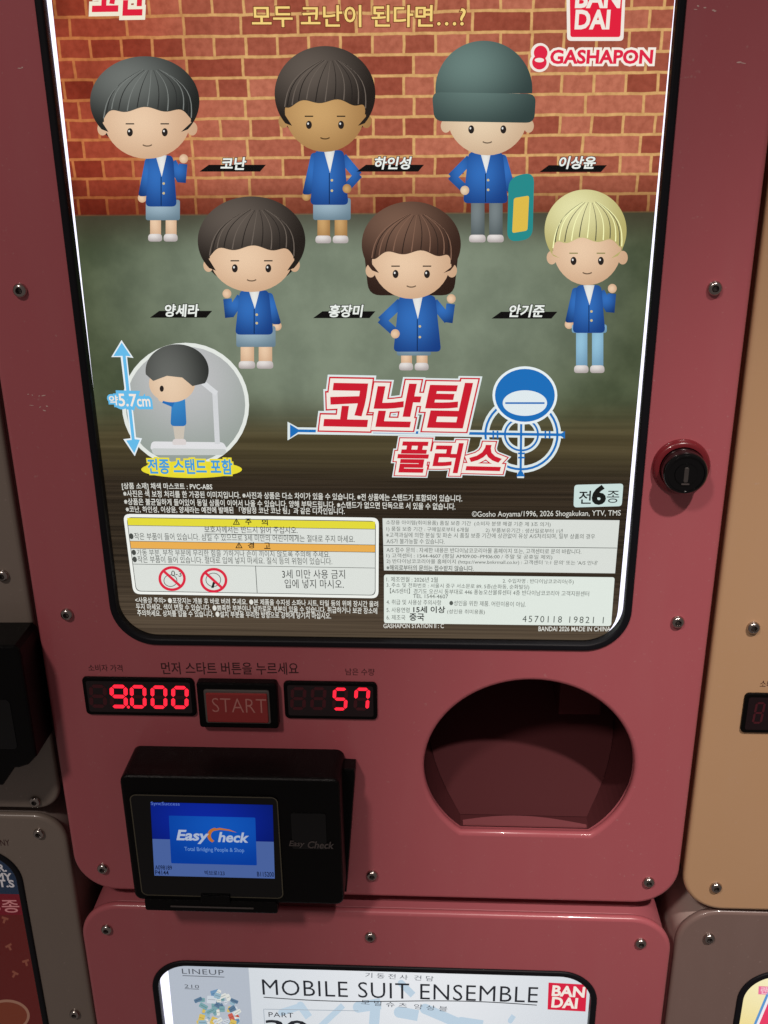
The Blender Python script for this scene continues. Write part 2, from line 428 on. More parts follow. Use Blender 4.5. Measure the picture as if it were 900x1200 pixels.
def display(name, box, boxes, parent, y0=0.0, dot=None):
    b = MB(); b.prism(rrect(*box, .0022, 6), y0 - .0012, y0 + .001, BLACK, .0005); part = b.build(name, parent)
    s = MB(); q = .0018; s.flat(rrect(box[0] + q, box[1] + q, box[2] - q, box[3] - q, .001, 4), y0 - .00128, SCREENDARK); s.build('display_window', part)
    for ch_, x0, yb, x1, yt in boxes:
        a = P(x0, yb, y0); c = P(x1, yt, y0); d = MB(); digit(d, ch_, a[0], a[1], c[0], c[1], y0 - .00136, SEGON, SEGOFF)
        if dot and dot[0] == x0:
            p = P(dot[1], dot[2], y0); d.flat(ell(p[0], p[1], .0007, .0008, 16), y0 - .0015, SEGON)
        o = d.build('digit', part)
        if ch_ != ' ': o['label'] = 'lit red digit ' + ch_
    return part
display('price_display', (-.1324, .1058, -.0803, .1259), [(' ', 107.5, 827.5, 124.5, 800.5), ('9', 131.5, 827.8, 149, 800.5), ('0', 155, 828, 171, 801), ('0', 179, 828.3, 195.5, 801.5), ('0', 203, 828.5, 220.5, 802)], mach, dot=(131.5, 151.5, 826.5))
display('count_display', (-.0390, .1056, .0039, .1253), [(' ', 341.5, 830, 358.5, 803.5), (' ', 365, 830, 382, 803.5), ('5', 390.5, 830.3, 407.3, 804), ('7', 415.5, 830.5, 433, 804)], mach)
bt = MB(); bt.prism(rrect(-.0785, .1018, -.0417, .1258, .0014, 5), -.0042, .001, BLACK, .0008); btn = bt.build('start_button', mach)
b2 = MB(); b2.prism(rrect(-.0752, .1048, -.0450, .1226, .0010, 4), -.0050, -.0040, RIMMETAL, .0004); b2.build('button_rim', btn)
b3 = MB(); b3.prism(rrect(-.0742, .1058, -.0459, .1212, .0008, 4), -.0058, -.0042, BTNRED, .0005); b3.build('button_cap', btn)
b4 = MB(); write(b4, 'START', (249, 834.5), (313, 836), 17, -.0058, 1, BTNTXT, bold=-.012); b4.build('button_lettering', btn)
for tx, a, b, h, bo in (('소비자 가격', (104, 786.5), (144, 787), 8, 0), ('먼저 스타트 버튼을 누르세요', (190, 790), (350, 790.5), 14, .008), ('남은 수량', (405, 791), (439, 791.5), 8, 0)):
    t = MB(); write(t, tx, a, b, h, 0, 1, PRINTDARK, bold=bo); t.build('panel_lettering', mach)
for spots in (((33, 462), (38, 463), (46, 464), (51, 463.5), (37, 475), (47, 477), (55, 476), (52, 481)), ((815, 11), (818, 7), (826, 9), (836, 12), (838, 13)), ((866, 73), (871, 74)), ((23, 80), (26, 79))):
    sc_ = MB()
    for sx_, sy_ in spots:
        x, z = P(sx_, sy_); a = random.uniform(-.5, .6); l = random.uniform(.0003, .0010); hgt = random.uniform(.00012, .0003)
        sc_.flat([(x + c * math.cos(a) * 1 - s * math.sin(a), z + c * math.sin(a) + s * math.cos(a)) for c, s in ell(0, 0, l, hgt, 9)], -.00006, SCUFF)
    sc_.build('scuff_marks', mach)

# ------------------------------------------------------------------ card reader on the pink machine
rd = root('card_reader', (-.062, 0, .017), 'black card reader with a blue screen, fixed to the pink machine below START', 'card reader', 'card readers on the machines')
RY = -.0235
m = MB(); m.prism(rrect(-.1125, .0168, -.0120, .0884, .0040, 6), RY, -.0002, BLACK, .0016, 3); m.build('housing', rd)
m = MB(); m.prism([(-.0122, .0835), (-.0066, .0832), (-.0066, .0790), (-.0122, .0110), (-.030, .0110), (-.030, .0835)], -.0085, -.0003, BLACK, .0006); m.build('side_bracket', rd)
m = MB(); m.prism(rrect(-.1075, .0118, -.0436, .0185, .0012, 4), RY - .0012, RY + .008, BLACK, .0006)
m.prism(rrect(-.0950, .0146, -.0550, .0153, .0003, 3), RY - .0016, RY - .0010, LABELGREY, .0001); m.build('lower_tab', rd)
D_ = RY - .0006
def rq(q, dep):                                       # pixel corners TL, BR -> upright rectangle
    a = P(*q[0], dep); b = P(*q[1], dep); return a[0], b[1], b[0], a[1]
bz = (-.1085, .0206, -.0405, .0788)
m = MB(); m.prism(rrect(*bz, .0030, 6), D_, RY + .001, GLOSSBLACK, .0003); bez = m.build('screen_bezel', rd)
m = MB(); m.flat([rrect(*bz, .0030, 6), rrect(bz[0] + .0005, bz[1] + .0005, bz[2] - .0005, bz[3] - .0005, .0025, 6)], D_ - .00006, LINEGOLD); m.build('bezel_line', bez)
S = Px(D_, .00006)
tl, tr, br, bl = (176.3, 940), (319.5, 943.3), (322, 1029.5), (181, 1026)
def sq(u, v): return tuple(Vector(tl).lerp(Vector(tr), u).lerp(Vector(bl).lerp(Vector(br), u), v))
def srect(u0, v0, u1, v1): return [sq(u0, v0), sq(u1, v0), sq(u1, v1), sq(u0, v1)]
BLUE = ink_grad((14, 38, 150), (8, 20, 84), .45, .8, .9)
S.poly(srect(0, 0, 1, .5), 1, BLUE); S.poly(srect(0, .5, 1, 1), 1, ink((72, 96, 154)))
S.build('screen', rd)
S = Px(D_, .00006)
S.poly(quad_round(srect(.145, .175, .855, .825), 1.5), 2, ink_grad((18, 82, 178), (10, 58, 150), .6, .8, .9)); lg = S.build('logo_panel', rd)
S = Px(D_, .00006)
WHT = ink((166, 178, 200)); ORG = ink((180, 108, 48))
S.text('Easy', sq(.205, .545), sq(.465, .545), 15, 3, WHT, bold=.030, shear=.25)
S.text('heck', sq(.545, .515), sq(.79, .515), 11, 3, WHT, bold=.030, shear=.25)
c0 = sq(.525, .43)
arc = [(c0[0] + 10 * math.cos(t), c0[1] - 9 * math.sin(t)) for t in [math.radians(95 + 150 * i / 18) for i in range(19)]]
arc2 = [(c0[0] + 2.4 + 8.2 * math.cos(t), c0[1] + .3 - 6.9 * math.sin(t)) for t in [math.radians(240 - 150 * i / 18) for i in range(19)]]
S.poly(arc + arc2, 3, ORG)
S.poly([sq(.50, .345), sq(.56, .325), sq(.64, .345), sq(.70, .385), sq(.63, .362), sq(.56, .352), sq(.50, .372)], 3, ORG)
S.text('Total Bridging People & Shop', sq(.262, .665), sq(.755, .665), 6, 3, ink((96, 136, 196)), bold=.01)
S.build('logo_lettering', lg)
S = Px(D_, .00006)
S.text('SyncSuccess', sq(.005, .05), sq(.24, .05), 5, 2, ink((92, 120, 190)))
S.build('status_lettering', rd); S = Px(D_, .00006); DK = ink((14, 20, 48))
S.text('A098189', sq(.01, .915), sq(.15, .915), 5, 2, DK, bold=.01); S.text('P4144', sq(.01, .985), sq(.12, .985), 5, 2, DK, bold=.01)
S.text('빅브로123', sq(.42, .975), sq(.585, .975), 5.5, 2, DK, bold=.01); S.text('B115200', sq(.855, .975), sq(.995, .975), 5.5, 2, DK, bold=.01)
S.build('screen_lettering', rd)
S = Px(D_ + .0001, .00006)
S.text('Easy', (339, 993), (357, 993.6), 8, 2, LABELGREY, bold=.02, shear=.25); S.text('Check', (361, 993.6), (391, 994.5), 8, 2, LABELGREY, bold=.02, shear=.25)
S.build('housing_lettering', rd)
m = MB(); m.prism(rrect(-.0350, .0500, -.0190, .0700, .0008, 3), RY - .0004, RY + .001, GLOSSBLACK, .0002); m.build('tap_window', rd)
m = MB(); m.prism(rrect(-.0800, .0176, -.0660, .0220, .0005, 3), RY - .0018, RY, BLACK, .0003); m.build('clip', rd)

# ------------------------------------------------------------------ the brick-wall display card
CD = .0056
def wallfloor():
    m, ns, ln = newmat('brick_wall_print')
    out = nd(ns, 'ShaderNodeOutputMaterial'); e = nd(ns, 'ShaderNodeEmission'); ln.new(e.outputs[0], out.inputs[0])
    tc = nd(ns, 'ShaderNodeTexCoord'); sp = nd(ns, 'ShaderNodeSeparateXYZ'); ln.new(tc.outputs['Object'], sp.inputs[0])
    def mth(op, a, b=None, c=None):
        n = nd(ns, 'ShaderNodeMath', operation=op)
        for i, v in enumerate((a, b, c)):
            if v is None: continue
            if isinstance(v, (int, float)): n.inputs[i].default_value = v
            else: ln.new(v, n.inputs[i])
        return n.outputs[0]
    def noise(sc, det=4, vec=None, rough=.55):
        n = nd(ns, 'ShaderNodeTexNoise'); n.inputs['Scale'].default_value = sc; n.inputs['Detail'].default_value = det; n.inputs['Roughness'].default_value = rough
        ln.new(vec if vec else tc.outputs['Object'], n.inputs['Vector']); return n.outputs['Fac']
    def mix(f, a, b, bt='MIX'):
        n = nd(ns, 'ShaderNodeMix', data_type='RGBA', blend_type=bt)
        for i, v in ((0, f), (6, a), (7, b)):
            if isinstance(v, (int, float)): n.inputs[i].default_value = v
            elif isinstance(v, tuple): n.inputs[i].default_value = (*lin(v), 1)
            else: ln.new(v, n.inputs[i])
        return n.outputs[2]
    def ss(v, a, b):
        n = nd(ns, 'ShaderNodeMapRange', interpolation_type='SMOOTHSTEP'); ln.new(v, n.inputs[0]); n.inputs[1].default_value = a; n.inputs[2].default_value = b
        return n.outputs[0]
    X, Z = sp.outputs[0], sp.outputs[2]
    wob = mth('MULTIPLY', mth('SUBTRACT', noise(90, 3), .5), .10)
    wob2 = mth('MULTIPLY', mth('SUBTRACT', noise(70, 3), .5), .14)
    cb = nd(ns, 'ShaderNodeCombineXYZ'); ln.new(mth('ADD', mth('MULTIPLY', X, 100), wob2), cb.inputs[0]); ln.new(mth('ADD', mth('MULTIPLY', Z, 100), wob), cb.inputs[1])
    bk = nd(ns, 'ShaderNodeTexBrick'); ln.new(cb.outputs[0], bk.inputs['Vector'])
    bk.offset = .5; bk.squash = .55; bk.squash_frequency = 2
    bk.inputs['Scale'].default_value = 1; bk.inputs['Brick Width'].default_value = 2.1; bk.inputs['Row Height'].default_value = .70
    bk.inputs['Mortar Size'].default_value = .064; bk.inputs['Mortar Smooth'].default_value = .45; bk.inputs['Bias'].default_value = -.1
    bk.inputs['Color1'].default_value = (*lin((160, 80, 61)), 1); bk.inputs['Color2'].default_value = (*lin((204, 124, 98)), 1); bk.inputs['Mortar'].default_value = (*lin((226, 178, 116)), 1)
    grain = noise(420, 5)
    brick = mix(ss(grain, .25, .8), bk.outputs['Color'], mix(1.0, bk.outputs['Color'], (222, 212, 208), 'MULTIPLY'))
    # redder, darker left third and patches of shade printed in the picture
    L = mth('MULTIPLY', ss(X, -.035, -.100), .85)
    brick = mix(L, brick, mix(1.0, brick, (225, 160, 140), 'MULTIPLY'))
    sh = mth('MULTIPLY', ss(noise(16, 2), .50, .66), ss(X, -.045, -.100))
    brick = mix(sh, brick, mix(1.0, brick, (140, 128, 105), 'MULTIPLY'))
    zf = P(450, 250, CD)[1]; base = LOC['_card'].z
    z = lambda py: P(450, py, CD)[1] - base
    brick = mix(ss(Z, z(190), z(252)), brick, mix(1.0, brick, (178, 160, 150), 'MULTIPLY'))
    # floor
    fl = mix(ss(noise(45, 6), .3, .7), (92, 104, 86), (120, 132, 112))
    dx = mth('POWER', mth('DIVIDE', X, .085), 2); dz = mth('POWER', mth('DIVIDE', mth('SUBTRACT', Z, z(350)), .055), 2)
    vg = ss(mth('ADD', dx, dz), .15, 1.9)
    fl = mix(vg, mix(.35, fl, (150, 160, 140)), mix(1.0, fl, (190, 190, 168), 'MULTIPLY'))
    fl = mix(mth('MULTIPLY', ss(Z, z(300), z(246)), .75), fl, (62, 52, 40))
    cs = nd(ns, 'ShaderNodeCombineXYZ'); ln.new(mth('MULTIPLY', X, 6), cs.inputs[0]); ln.new(mth('MULTIPLY', Z, 900), cs.inputs[2])  # horizontal streaks: light guide reflections put into the card's colour
    st = noise(1.0, 3, cs.outputs[0], .7)
    cs2 = nd(ns, 'ShaderNodeCombineXYZ'); ln.new(mth('MULTIPLY', X, 4), cs2.inputs[0]); ln.new(mth('MULTIPLY', Z, 260), cs2.inputs[2])
    st2 = noise(1.0, 2, cs2.outputs[0], .6)
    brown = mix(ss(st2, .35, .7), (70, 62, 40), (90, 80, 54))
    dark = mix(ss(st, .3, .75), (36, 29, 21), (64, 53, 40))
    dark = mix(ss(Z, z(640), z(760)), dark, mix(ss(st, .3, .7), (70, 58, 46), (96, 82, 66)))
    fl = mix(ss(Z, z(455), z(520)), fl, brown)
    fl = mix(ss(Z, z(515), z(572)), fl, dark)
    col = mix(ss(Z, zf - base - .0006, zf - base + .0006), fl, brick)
    ln.new(col, e.inputs[0]); e.inputs[1].default_value = 1.0
    return m
cr_loc = (0, CD, .1428)
card = root('display_card', cr_loc, 'backlit card of small figures before a brick wall, in the middle machine window', 'display card', 'display cards in the machine windows')
# card outline: slightly turned in its window, so the lit gap narrows downwards on the left and widens on the right
LT, LB = Vector(P(60.5, 0, CD)), Vector(P(125.6, 600, CD)); RT, RB = Vector(P(790.5, 0, CD)), Vector(P(735.3, 600, CD))
def ext(a, b, zz): return tuple(a + (b - a) * ((zz - a.y) / (b.y - a.y)))
zb_, ztop = .1415, .4615
bl_, br_ = ext(LT, LB, zb_), ext(RT, RB, zb_)
def arc_pts(c, r, a0, a1, n=10): return [(c[0] + r * math.cos(math.radians(a0 + (a1 - a0) * i / n)), c[1] + r * math.sin(math.radians(a0 + (a1 - a0) * i / n))) for i in range(n + 1)]
rr_ = .019
outl = arc_pts((bl_[0] + rr_, zb_ + rr_), rr_, 180, 270) + arc_pts((br_[0] - rr_, zb_ + rr_), rr_, 270, 360) + [ext(RT, RB, ztop), ext(LT, LB, ztop)]
bk_ = MB(); bk_.prism(outl, CD, CD + .0008, ink((90, 80, 70)))
zz0 = min(p[1] for p in outl); zz1 = max(p[1] for p in outl)
LOC['_card'] = Vector((0, 0, (zz0 + zz1) / 2))
bmat = wallfloor(); bk_.mats = [bmat]
bk_.build('backing', card)

WHITE = ink((240, 244, 238)); NEARBLK = ink((16, 14, 14)); INKB = ink((24, 26, 24)); INKG = ink((72, 76, 72))
RED = ink((214, 34, 54)); CREAM = ink((246, 236, 226)); LBLUE = ink((104, 190, 236)); CBLUE = ink((30, 112, 188))

def doll(hair, face, torso, legs, hc, tc_, lc, ftone=((238, 205, 172), (206, 166, 132)), base=1, hat=False, long_=False, pose=('down', 'down')):
    """plain toy figure printed on the card: (x0, y0, x1, y1) pixel boxes, simple dots for eyes"""
    def bx(b): return (b[0] + b[2]) / 2, (b[1] + b[3]) / 2, (b[2] - b[0]) / 2, (b[3] - b[1]) / 2
    skin = ink_grad(*ftone, .42, .5, .7)  # gradient inks: the pictured figure's highlight and shade put into the print
    x0, y0, x1, y1 = torso; cx, cy, a, b = bx(torso); wd = (x1 - x0)
    p = Px(CD); p.poly(quad_round([(x0 + wd * .20, y0), (x1 - wd * .20, y0), (x1 - wd * .10, y1), (x0 + wd * .10, y1)], 6), base + 2, ink_grad(*tc_, .4, .6, .8))
    fig = p.build('printed_figure', card)
    slv = ink_grad(tc_[0], tuple(int(c * .85) for c in tc_[1]), .5, .6, .8)
    for sgn, up in ((-1, pose[0]), (1, pose[1])):
        sx, sy = cx + sgn * wd * .27, y0 + 8
        q = Px(CD)
        if up == 'up':
            ex_, ey_ = cx + sgn * wd * .52, y0 + 29; hx, hy = cx + sgn * wd * .56, y0 + 7
            q.line((sx, sy), (ex_, ey_), 11, base + 1.5, slv); q.line((ex_, ey_ + 3), (hx, hy + 3), 10, base + 1.6, slv); hy -= 5
        elif up == 'hip':
            ex_, ey_ = cx + sgn * wd * .60, y0 + 30; hx, hy = cx + sgn * wd * .36, y0 + 44
            q.line((sx, sy), (ex_, ey_), 11, base + 1.5, slv); q.line((ex_ + sgn, ey_ - 2), (hx, hy), 10, base + 1.6, slv); hy -= 1
        else:
            hx, hy = cx + sgn * wd * .47, y1 - 12
            q.poly(quad_round([(sx - 6, sy - 5), (sx + 6, sy - 5), (hx + 5.5, hy), (hx - 5.5, hy)], 4), base + 1.5, slv)
        arm = q.build('arm', fig)
        q = Px(CD); q.oval(hx + sgn * .6, hy + 2, 5.2, 5.4, base + (2.4 if up == 'hip' else 1), skin); q.build('hand', arm)
    q = Px(CD); q.poly([(cx - 6.5, y0), (cx + 6.5, y0), (cx + .8, y0 + (y1 - y0) * .42)], base + 2.6, ink_grad((236, 236, 232), (186, 188, 190), .5, .8, .9))
    q.line((cx, y0 + (y1 - y0) * .42), (cx, y1 - 1), 1.0, base + 2.5, ink(tuple(int(c * .55) for c in tc_[1])))
    for e_ in (.55, .74): q.oval(cx + 3, y0 + (y1 - y0) * e_, 1.5, 1.5, base + 2.7, ink((206, 190, 140)))
    q.build('jacket_front', fig)
    x0, y0, x1, y1 = legs; m_ = (x0 + x1) / 2; sh_ = y1 - y0 > 36
    ky = y0 + (y1 - y0) * .42; long_legs = lc is LGB or lc is GRY
    if long_legs: ky = y0 + 4
    for u0, u1 in ((x0 + 2, m_ - 1.2), (m_ + 1.2, x1 - 2)):
        q = Px(CD); q.poly([(u0 + 2, y0), (u1 - 1, y0), (u1 - 1, y1 - 4), (u0 + 2, y1 - 4)], base + .5, skin if not long_legs else ink_grad(*lc, .4, .7, .9)); lg_ = q.build('leg', fig)
        q = Px(CD); q.poly(quad_round([(u0, y1 - 9), (u1, y1 - 9), (u1 + .6, y1), (u0 - .6, y1)], 4), base + .9, ink_grad((232, 226, 222), (176, 166, 164), .4, .8, .9)); q.build('shoe', lg_)
    q = Px(CD); q.poly(quad_round([(x0 - 1, y0 - 6), (x1 + 1, y0 - 6), (x1 + 1, ky), (x0 - 1, ky)], 3), base + 1.2, ink_grad(*lc, .4, .7, .9)); q.build('trousers' if long_legs else 'shorts', fig)
    cx, cy, a, b = bx(hair); fx, fy, fa, fb = bx(face)
    q = Px(CD); q.oval(fx, fy, fa, fb, base + 3.4, skin)
    for sgn in (-1, 1): q.oval(fx + sgn * (fa + 1.5), fy + fb * .25, 6, 8, base + 3.2, skin)
    hd = q.build('face', fig)
    q = Px(CD)
    for sgn in (-1, 1):
        q.oval(fx + sgn * fa * .40, fy + fb * .34, 3.4, 4.8, base + 3.9, ink((40, 34, 32)))
        q.oval(fx + sgn * fa * .40 - 1, fy + fb * .31, 1.0, 1.3, base + 4.1, ink((236, 236, 232)))
        q.line((fx + sgn * fa * .40 - 5, fy + fb * .13), (fx + sgn * fa * .40 + 5, fy + fb * .13), 1.4, base + 4.0, ink(tuple(int(c * .8) for c in hc[1])))
    q.build('eyes', hd)
    q = Px(CD); sm_ = [(fx + 6 * math.sin(t), fy + fb * .62 + 3 * math.cos(t)) for t in [-1.1 + 2.2 * i / 10 for i in range(11)]]
    for a_, b_ in zip(sm_, sm_[1:]): q.line(a_, b_, 1.5, base + 4.0, ink(tuple(int(c * .55) for c in ftone[1])))
    q.build('mouth', hd)
    q = Px(CD); tone = ink_grad(*hc, .35, .72, .72)
    if hat:
        q.poly(ell(cx, cy + 8, a * .93, b * 1.06, 48, 175, 365), base + 4.5, tone)
        q.poly(quad_round([(hair[0], hair[3] - 42), (hair[2], hair[3] - 40), (hair[2] - 2, hair[3] - 6), (hair[0] + 3, hair[3] - 8)], 10), base + 5, ink_grad(hc[0], hc[1], .4, .6, .8)); q.build('hat', fig)
        return fig
    # the hair: a cap round the top of the head, its lower edge a soft wave over the forehead
    b0 = Px(CD); deep = ink_grad(tuple(int(c * .7) for c in hc[0]), tuple(int(c * .8) for c in hc[1]), .4, .7, .8)
    b0.oval(cx, cy + b * .08, a * .96, b * .98, base + 2.6, deep)
    if long_: b0.poly(quad_round([(cx - a * .97, cy), (cx + a * .97, cy), (cx + a * .86, face[3] - 4), (cx - a * .86, face[3] - 4)], 14), base + 2.9, deep)
    b0.build('back_hair', fig)
    top = ell(cx, cy, a, b, 60, -38, 218)
    pts = [(x, cy - (y - cy)) for x, y in top]              # pixel rows run downwards
    R_, L_ = pts[0], pts[-1]
    inner = []
    for i in range(41):
        t = i / 40; x = fx + fa * 1.02 * math.cos(math.pi + math.pi * t)
        y = fy + fb * .10 - abs(math.sin(math.pi * t)) ** .55 * fb * .34 + 2.4 * math.sin(t * math.pi * 7 + cx)
        inner.append((x, y))
    q.poly(pts + [(L_[0] + 8, L_[1] + 3)] + inner + [(R_[0] - 8, R_[1] + 3)], base + 4.5, tone)
    strand = ink(tuple(int(c * .42) for c in hc[0])); lite = ink(tuple(min(255, int(c * 1.12)) for c in hc[0]))
    crown = (cx + a * .12, cy - b * .80)
    for i in range(2, 39, 3):
        e_ = inner[i]; k_ = (e_[0] - cx) / a
        seg = []
        for n_ in range(9):
            t = .12 + .86 * n_ / 8
            seg.append((crown[0] + (e_[0] - crown[0]) * t + a * .30 * k_ * math.sin(math.pi * t), crown[1] + (e_[1] - crown[1]) * t - b * .10 * abs(k_) * math.sin(math.pi * t)))
        for n_ in range(8): q.line(seg[n_], seg[n_ + 1], .5 + .9 * n_ / 8, base + 4.8, strand if i % 2 else lite)
    q.build('hair', fig)
    return fig
BLU = ((52, 112, 190), (24, 62, 130)); SHO = ((158, 182, 196), (104, 128, 142)); LGB = ((150, 196, 220), (110, 150, 178)); GRY = ((122, 132, 134), (78, 88, 90))
DKH = ((112, 116, 112), (34, 36, 34)); BRH = ((120, 90, 74), (58, 38, 30)); DBH = ((98, 88, 80), (36, 30, 26)); BLH = ((232, 228, 172), (186, 176, 110))
NT = ((238, 205, 172), (206, 166, 132))
for args in (((106, 66, 234, 172), (122, 92, 224, 186), (166, 182, 212, 242), (172, 240, 210, 283), DKH, BLU, SHO, NT, 1, False, False, ('down', 'up')),
             ((322, 54, 440, 166), (334, 82, 428, 178), (358, 176, 414, 240), (368, 238, 410, 285), DBH, BLU, SHO, ((206, 164, 108), (160, 118, 70)), 1, False, False, ('down', 'hip')),
             ((506, 43, 628, 150), (524, 90, 618, 182), (536, 178, 602, 238), (548, 234, 592, 284), ((108, 132, 126), (50, 66, 64)), BLU, GRY, ((236, 212, 180), (204, 172, 140)), 1, True, False, ('hip', 'down')),
             ((232, 230, 358, 334), (246, 258, 344, 342), (270, 340, 326, 392), (278, 388, 322, 432), DBH, BLU, SHO, NT, 1, False, False, ('up', 'down')),
             ((424, 236, 540, 336), (436, 262, 528, 350), (454, 346, 524, 412), (466, 404, 504, 434), BRH, BLU, SHO, NT, 1, False, True, ('hip', 'up')),
             ((638, 222, 734, 318), (648, 248, 728, 334), (666, 334, 714, 390), (671, 386, 710, 437), BLH, BLU, LGB, NT, 1, False, False, ('down', 'up'))):
    doll(*args)
q = Px(CD); q.poly(quad_round([(596, 208), (626, 201), (624, 280), (594, 284)], 13), 6, ink((40, 140, 140))); q.poly(quad_round([(602, 232), (620, 229), (618, 270), (600, 273)], 3), 7, ink((226, 190, 76))); q.build('printed_board', card)
# name banners
for tx, bx0, bx1, yb, tx0, tx1, ty in (('코난', 234, 312, 201, 259.5, 289, 198.5), ('하인성', 418, 497, 201, 440, 482, 198), ('이상윤', 632, 711, 201.5, 655, 697, 197.5),
                                     ('양세라', 176, 249, 372, 195, 234, 370.5), ('홍장미', 367, 440, 372.5, 386, 426, 371), ('안기준', 576, 653, 373, 597, 637, 371)):
    q = Px(CD); q.poly([(bx0, yb), (bx1 - 7, yb), (bx1, yb - 8), (bx0 + 11, yb - 8)], 7, NEARBLK); bn = q.build('name_banner', card)
    q = Px(CD); q.text(tx, (tx0, ty), (tx1, ty), 14, 8, WHITE, bold=.030, shear=.18, outlines=((.075, NEARBLK),)); q.build('name_lettering', bn)
# headline, logos
q = Px(CD); q.text('모두 코난이 된다면…?', (296, 31.5), (545, 31.5), 25, 2, ink((248, 214, 128)), bold=.014, outlines=((.05, ink((116, 60, 34))),)); q.build('headline_lettering', card)
q = Px(CD); q.text('코난', (110, 17), (173, 16), 42, 2, ink((226, 34, 62)), bold=.045, shear=.2, outlines=((.15, ink((244, 236, 214))), )); q.build('series_lettering', card)
q = Px(CD); q.poly(quad_round([(663.5, -22), (733.5, -22), (730.5, 48), (664.5, 48)], 5), 2, CREAM); q.poly(quad_round([(667.5, -18), (729.8, -18), (726.8, 43.5), (668.3, 43.5)], 3), 3, ink((230, 34, 62))); lo = q.build('brand_logo', card)
q = Px(CD); q.text('BAN', (674.5, 8.5), (725.5, 8.5), 22, 4, CREAM, bold=.035); q.text('DAI', (674, 33.5), (713, 33.5), 21, 4, CREAM, bold=.035); q.build('logo_lettering', lo)
q = Px(CD); q.text('GASHAPON', (645, 74.3), (763.5, 74.3), 15.3, 3, ink((226, 40, 70)), bold=.035, outlines=((.16, ink((250, 240, 228))),)); q.oval(633, 62, 11, 11.5, 3, CREAM); q.oval(632, 73, 11.5, 11.5, 3.2, CREAM)
q.oval(633.5, 62, 8, 8.5, 4, ink((226, 40, 70))); q.oval(632, 73, 8.5, 8.5, 4.3, ink((226, 40, 70))); q.oval(632, 70.5, 5.5, 2.6, 5, CREAM); q.build('maker_lettering', card)
# title with its sight line and round sight
q = Px(CD); HALO = ink((226, 236, 236))
q.line((342, 504.5), (660, 509.5), 8, 2, HALO); q.poly([(337, 494), (356, 504.5), (337, 516)], 2.3, HALO)
q.ring(611, 509, 46.5, 45, 8.5, 2.6, HALO); q.ring(611, 509, 23.5, 22.5, 7.5, 2.6, HALO); q.line((611, 470), (610, 560), 8, 2.8, HALO)
q.line((344, 504.5), (658, 509.3), 3.2, 3.4, CBLUE); q.poly([(340, 497), (352, 504.5), (340, 513)], 3.6, CBLUE); q.poly([(662, 505), (655, 509.3), (662, 514)], 3.6, CBLUE)
q.ring(611, 509, 43.5, 42, 2.6, 3.8, CBLUE); q.ring(611, 509, 20.5, 19.7, 2.2, 3.8, CBLUE); q.line((611, 472), (610, 556), 2.6, 4, CBLUE)
q.poly([(605, 558), (615, 558), (612, 552), (608, 552)], 4, CBLUE)
for d in (-33, -28, 28, 33): q.line((611 + d, 504.5), (611 + d, 513.5), 2, 4.2, CBLUE)
for d in (22, 27): q.line((607, 509 + d), (615, 509 + d), 2, 4.2, CBLUE)
sg = q.build('round_sight', card)
q = Px(CD); q.oval(615, 463, 38, 34, 4.6, ink((236, 244, 246))); q.oval(615, 463, 35, 31, 5.2, CBLUE); q.oval(615, 472, 26, 15, 5.6, ink((228, 238, 242))); q.line((592, 472), (638, 472), 2, 5.9, CBLUE); q.build('plain_disc', sg)
DRED = ink((206, 30, 48))
for tx, a, b, h in (('코', (381, 497), (429.5, 498), 47), ('난', (440, 498), (491, 499), 48), ('팀', (500, 499), (550, 500), 50)):
    q = Px(CD); q.text(tx, a, b, h, 6, DRED, bold=.030, shear=.16, outlines=((.165, HALO), (.132, DRED), (.105, CREAM))); q.build('title_lettering', card)
for tx, a, b, h in (('플', (467, 551.5), (501, 552), 34), ('러', (508, 552), (541, 552.5), 33), ('스', (547, 549), (585, 550), 28)):
    q = Px(CD); q.text(tx, a, b, h, 10.5, DRED, bold=.030, shear=.16, outlines=((.185, HALO), (.150, DRED), (.120, CREAM))); q.build('subtitle_lettering', card)
# round badge with a figure on a clear stand, and the height arrow
q = Px(CD); q.oval(217.5, 474.5, 74.5, 73, 2, ink((232, 236, 230))); q.oval(217.5, 474.5, 70, 68.5, 3, ink_grad((196, 196, 198), (150, 160, 152), .5, .75, .8)); bd = q.build('round_badge', card)
q = Px(CD); q.poly(quad_round([(178, 517), (262, 518), (267, 527), (176, 527)], 4), 4, ink((228, 228, 230))); q.poly(quad_round([(177, 525), (266, 526), (264, 533), (180, 533)], 4), 4.5, ink((202, 206, 204)))
q.line((252, 460), (255, 520), 6, 4.8, ink((214, 216, 218))); q.line((238, 448), (254, 461), 6, 5, ink((220, 222, 224))); q.build('clear_stand', bd)
q = Px(CD); q.poly(quad_round([(202, 464), (217, 464), (219, 499), (200, 499)], 5), 6, ink_grad((66, 150, 212), (34, 98, 168))); q.poly([(203, 498), (217, 498), (215, 519), (206, 519)], 5.5, ink((206, 196, 182)))
q.line((204, 473), (192, 468), 8, 6.4, ink((40, 112, 184))); q.oval(190, 466, 4.5, 4.5, 6.3, ink((226, 196, 166))); q.oval(202, 449, 27, 22, 7, ink_grad((236, 208, 178), (208, 172, 140))); q.poly(ell(208, 434, 37, 31, 40, 172, 388) + [(226, 452), (214, 442), (196, 440), (180, 446)], 8, ink_grad((104, 106, 102), (40, 42, 40))); q.oval(190, 455, 2.4, 3.6, 8.2, ink((40, 34, 32))); q.poly(quad_round([(203, 514), (218, 514), (219, 521), (202, 521)], 3), 6.6, ink((222, 214, 212))); q.build('badge_figure', bd)
q = Px(CD)
q.poly([(143, 398), (157, 419), (149.5, 418), (160, 512), (167, 513), (158.5, 534), (145, 514), (153.5, 513), (142, 418), (131, 418)], 9, ink((236, 244, 248)))
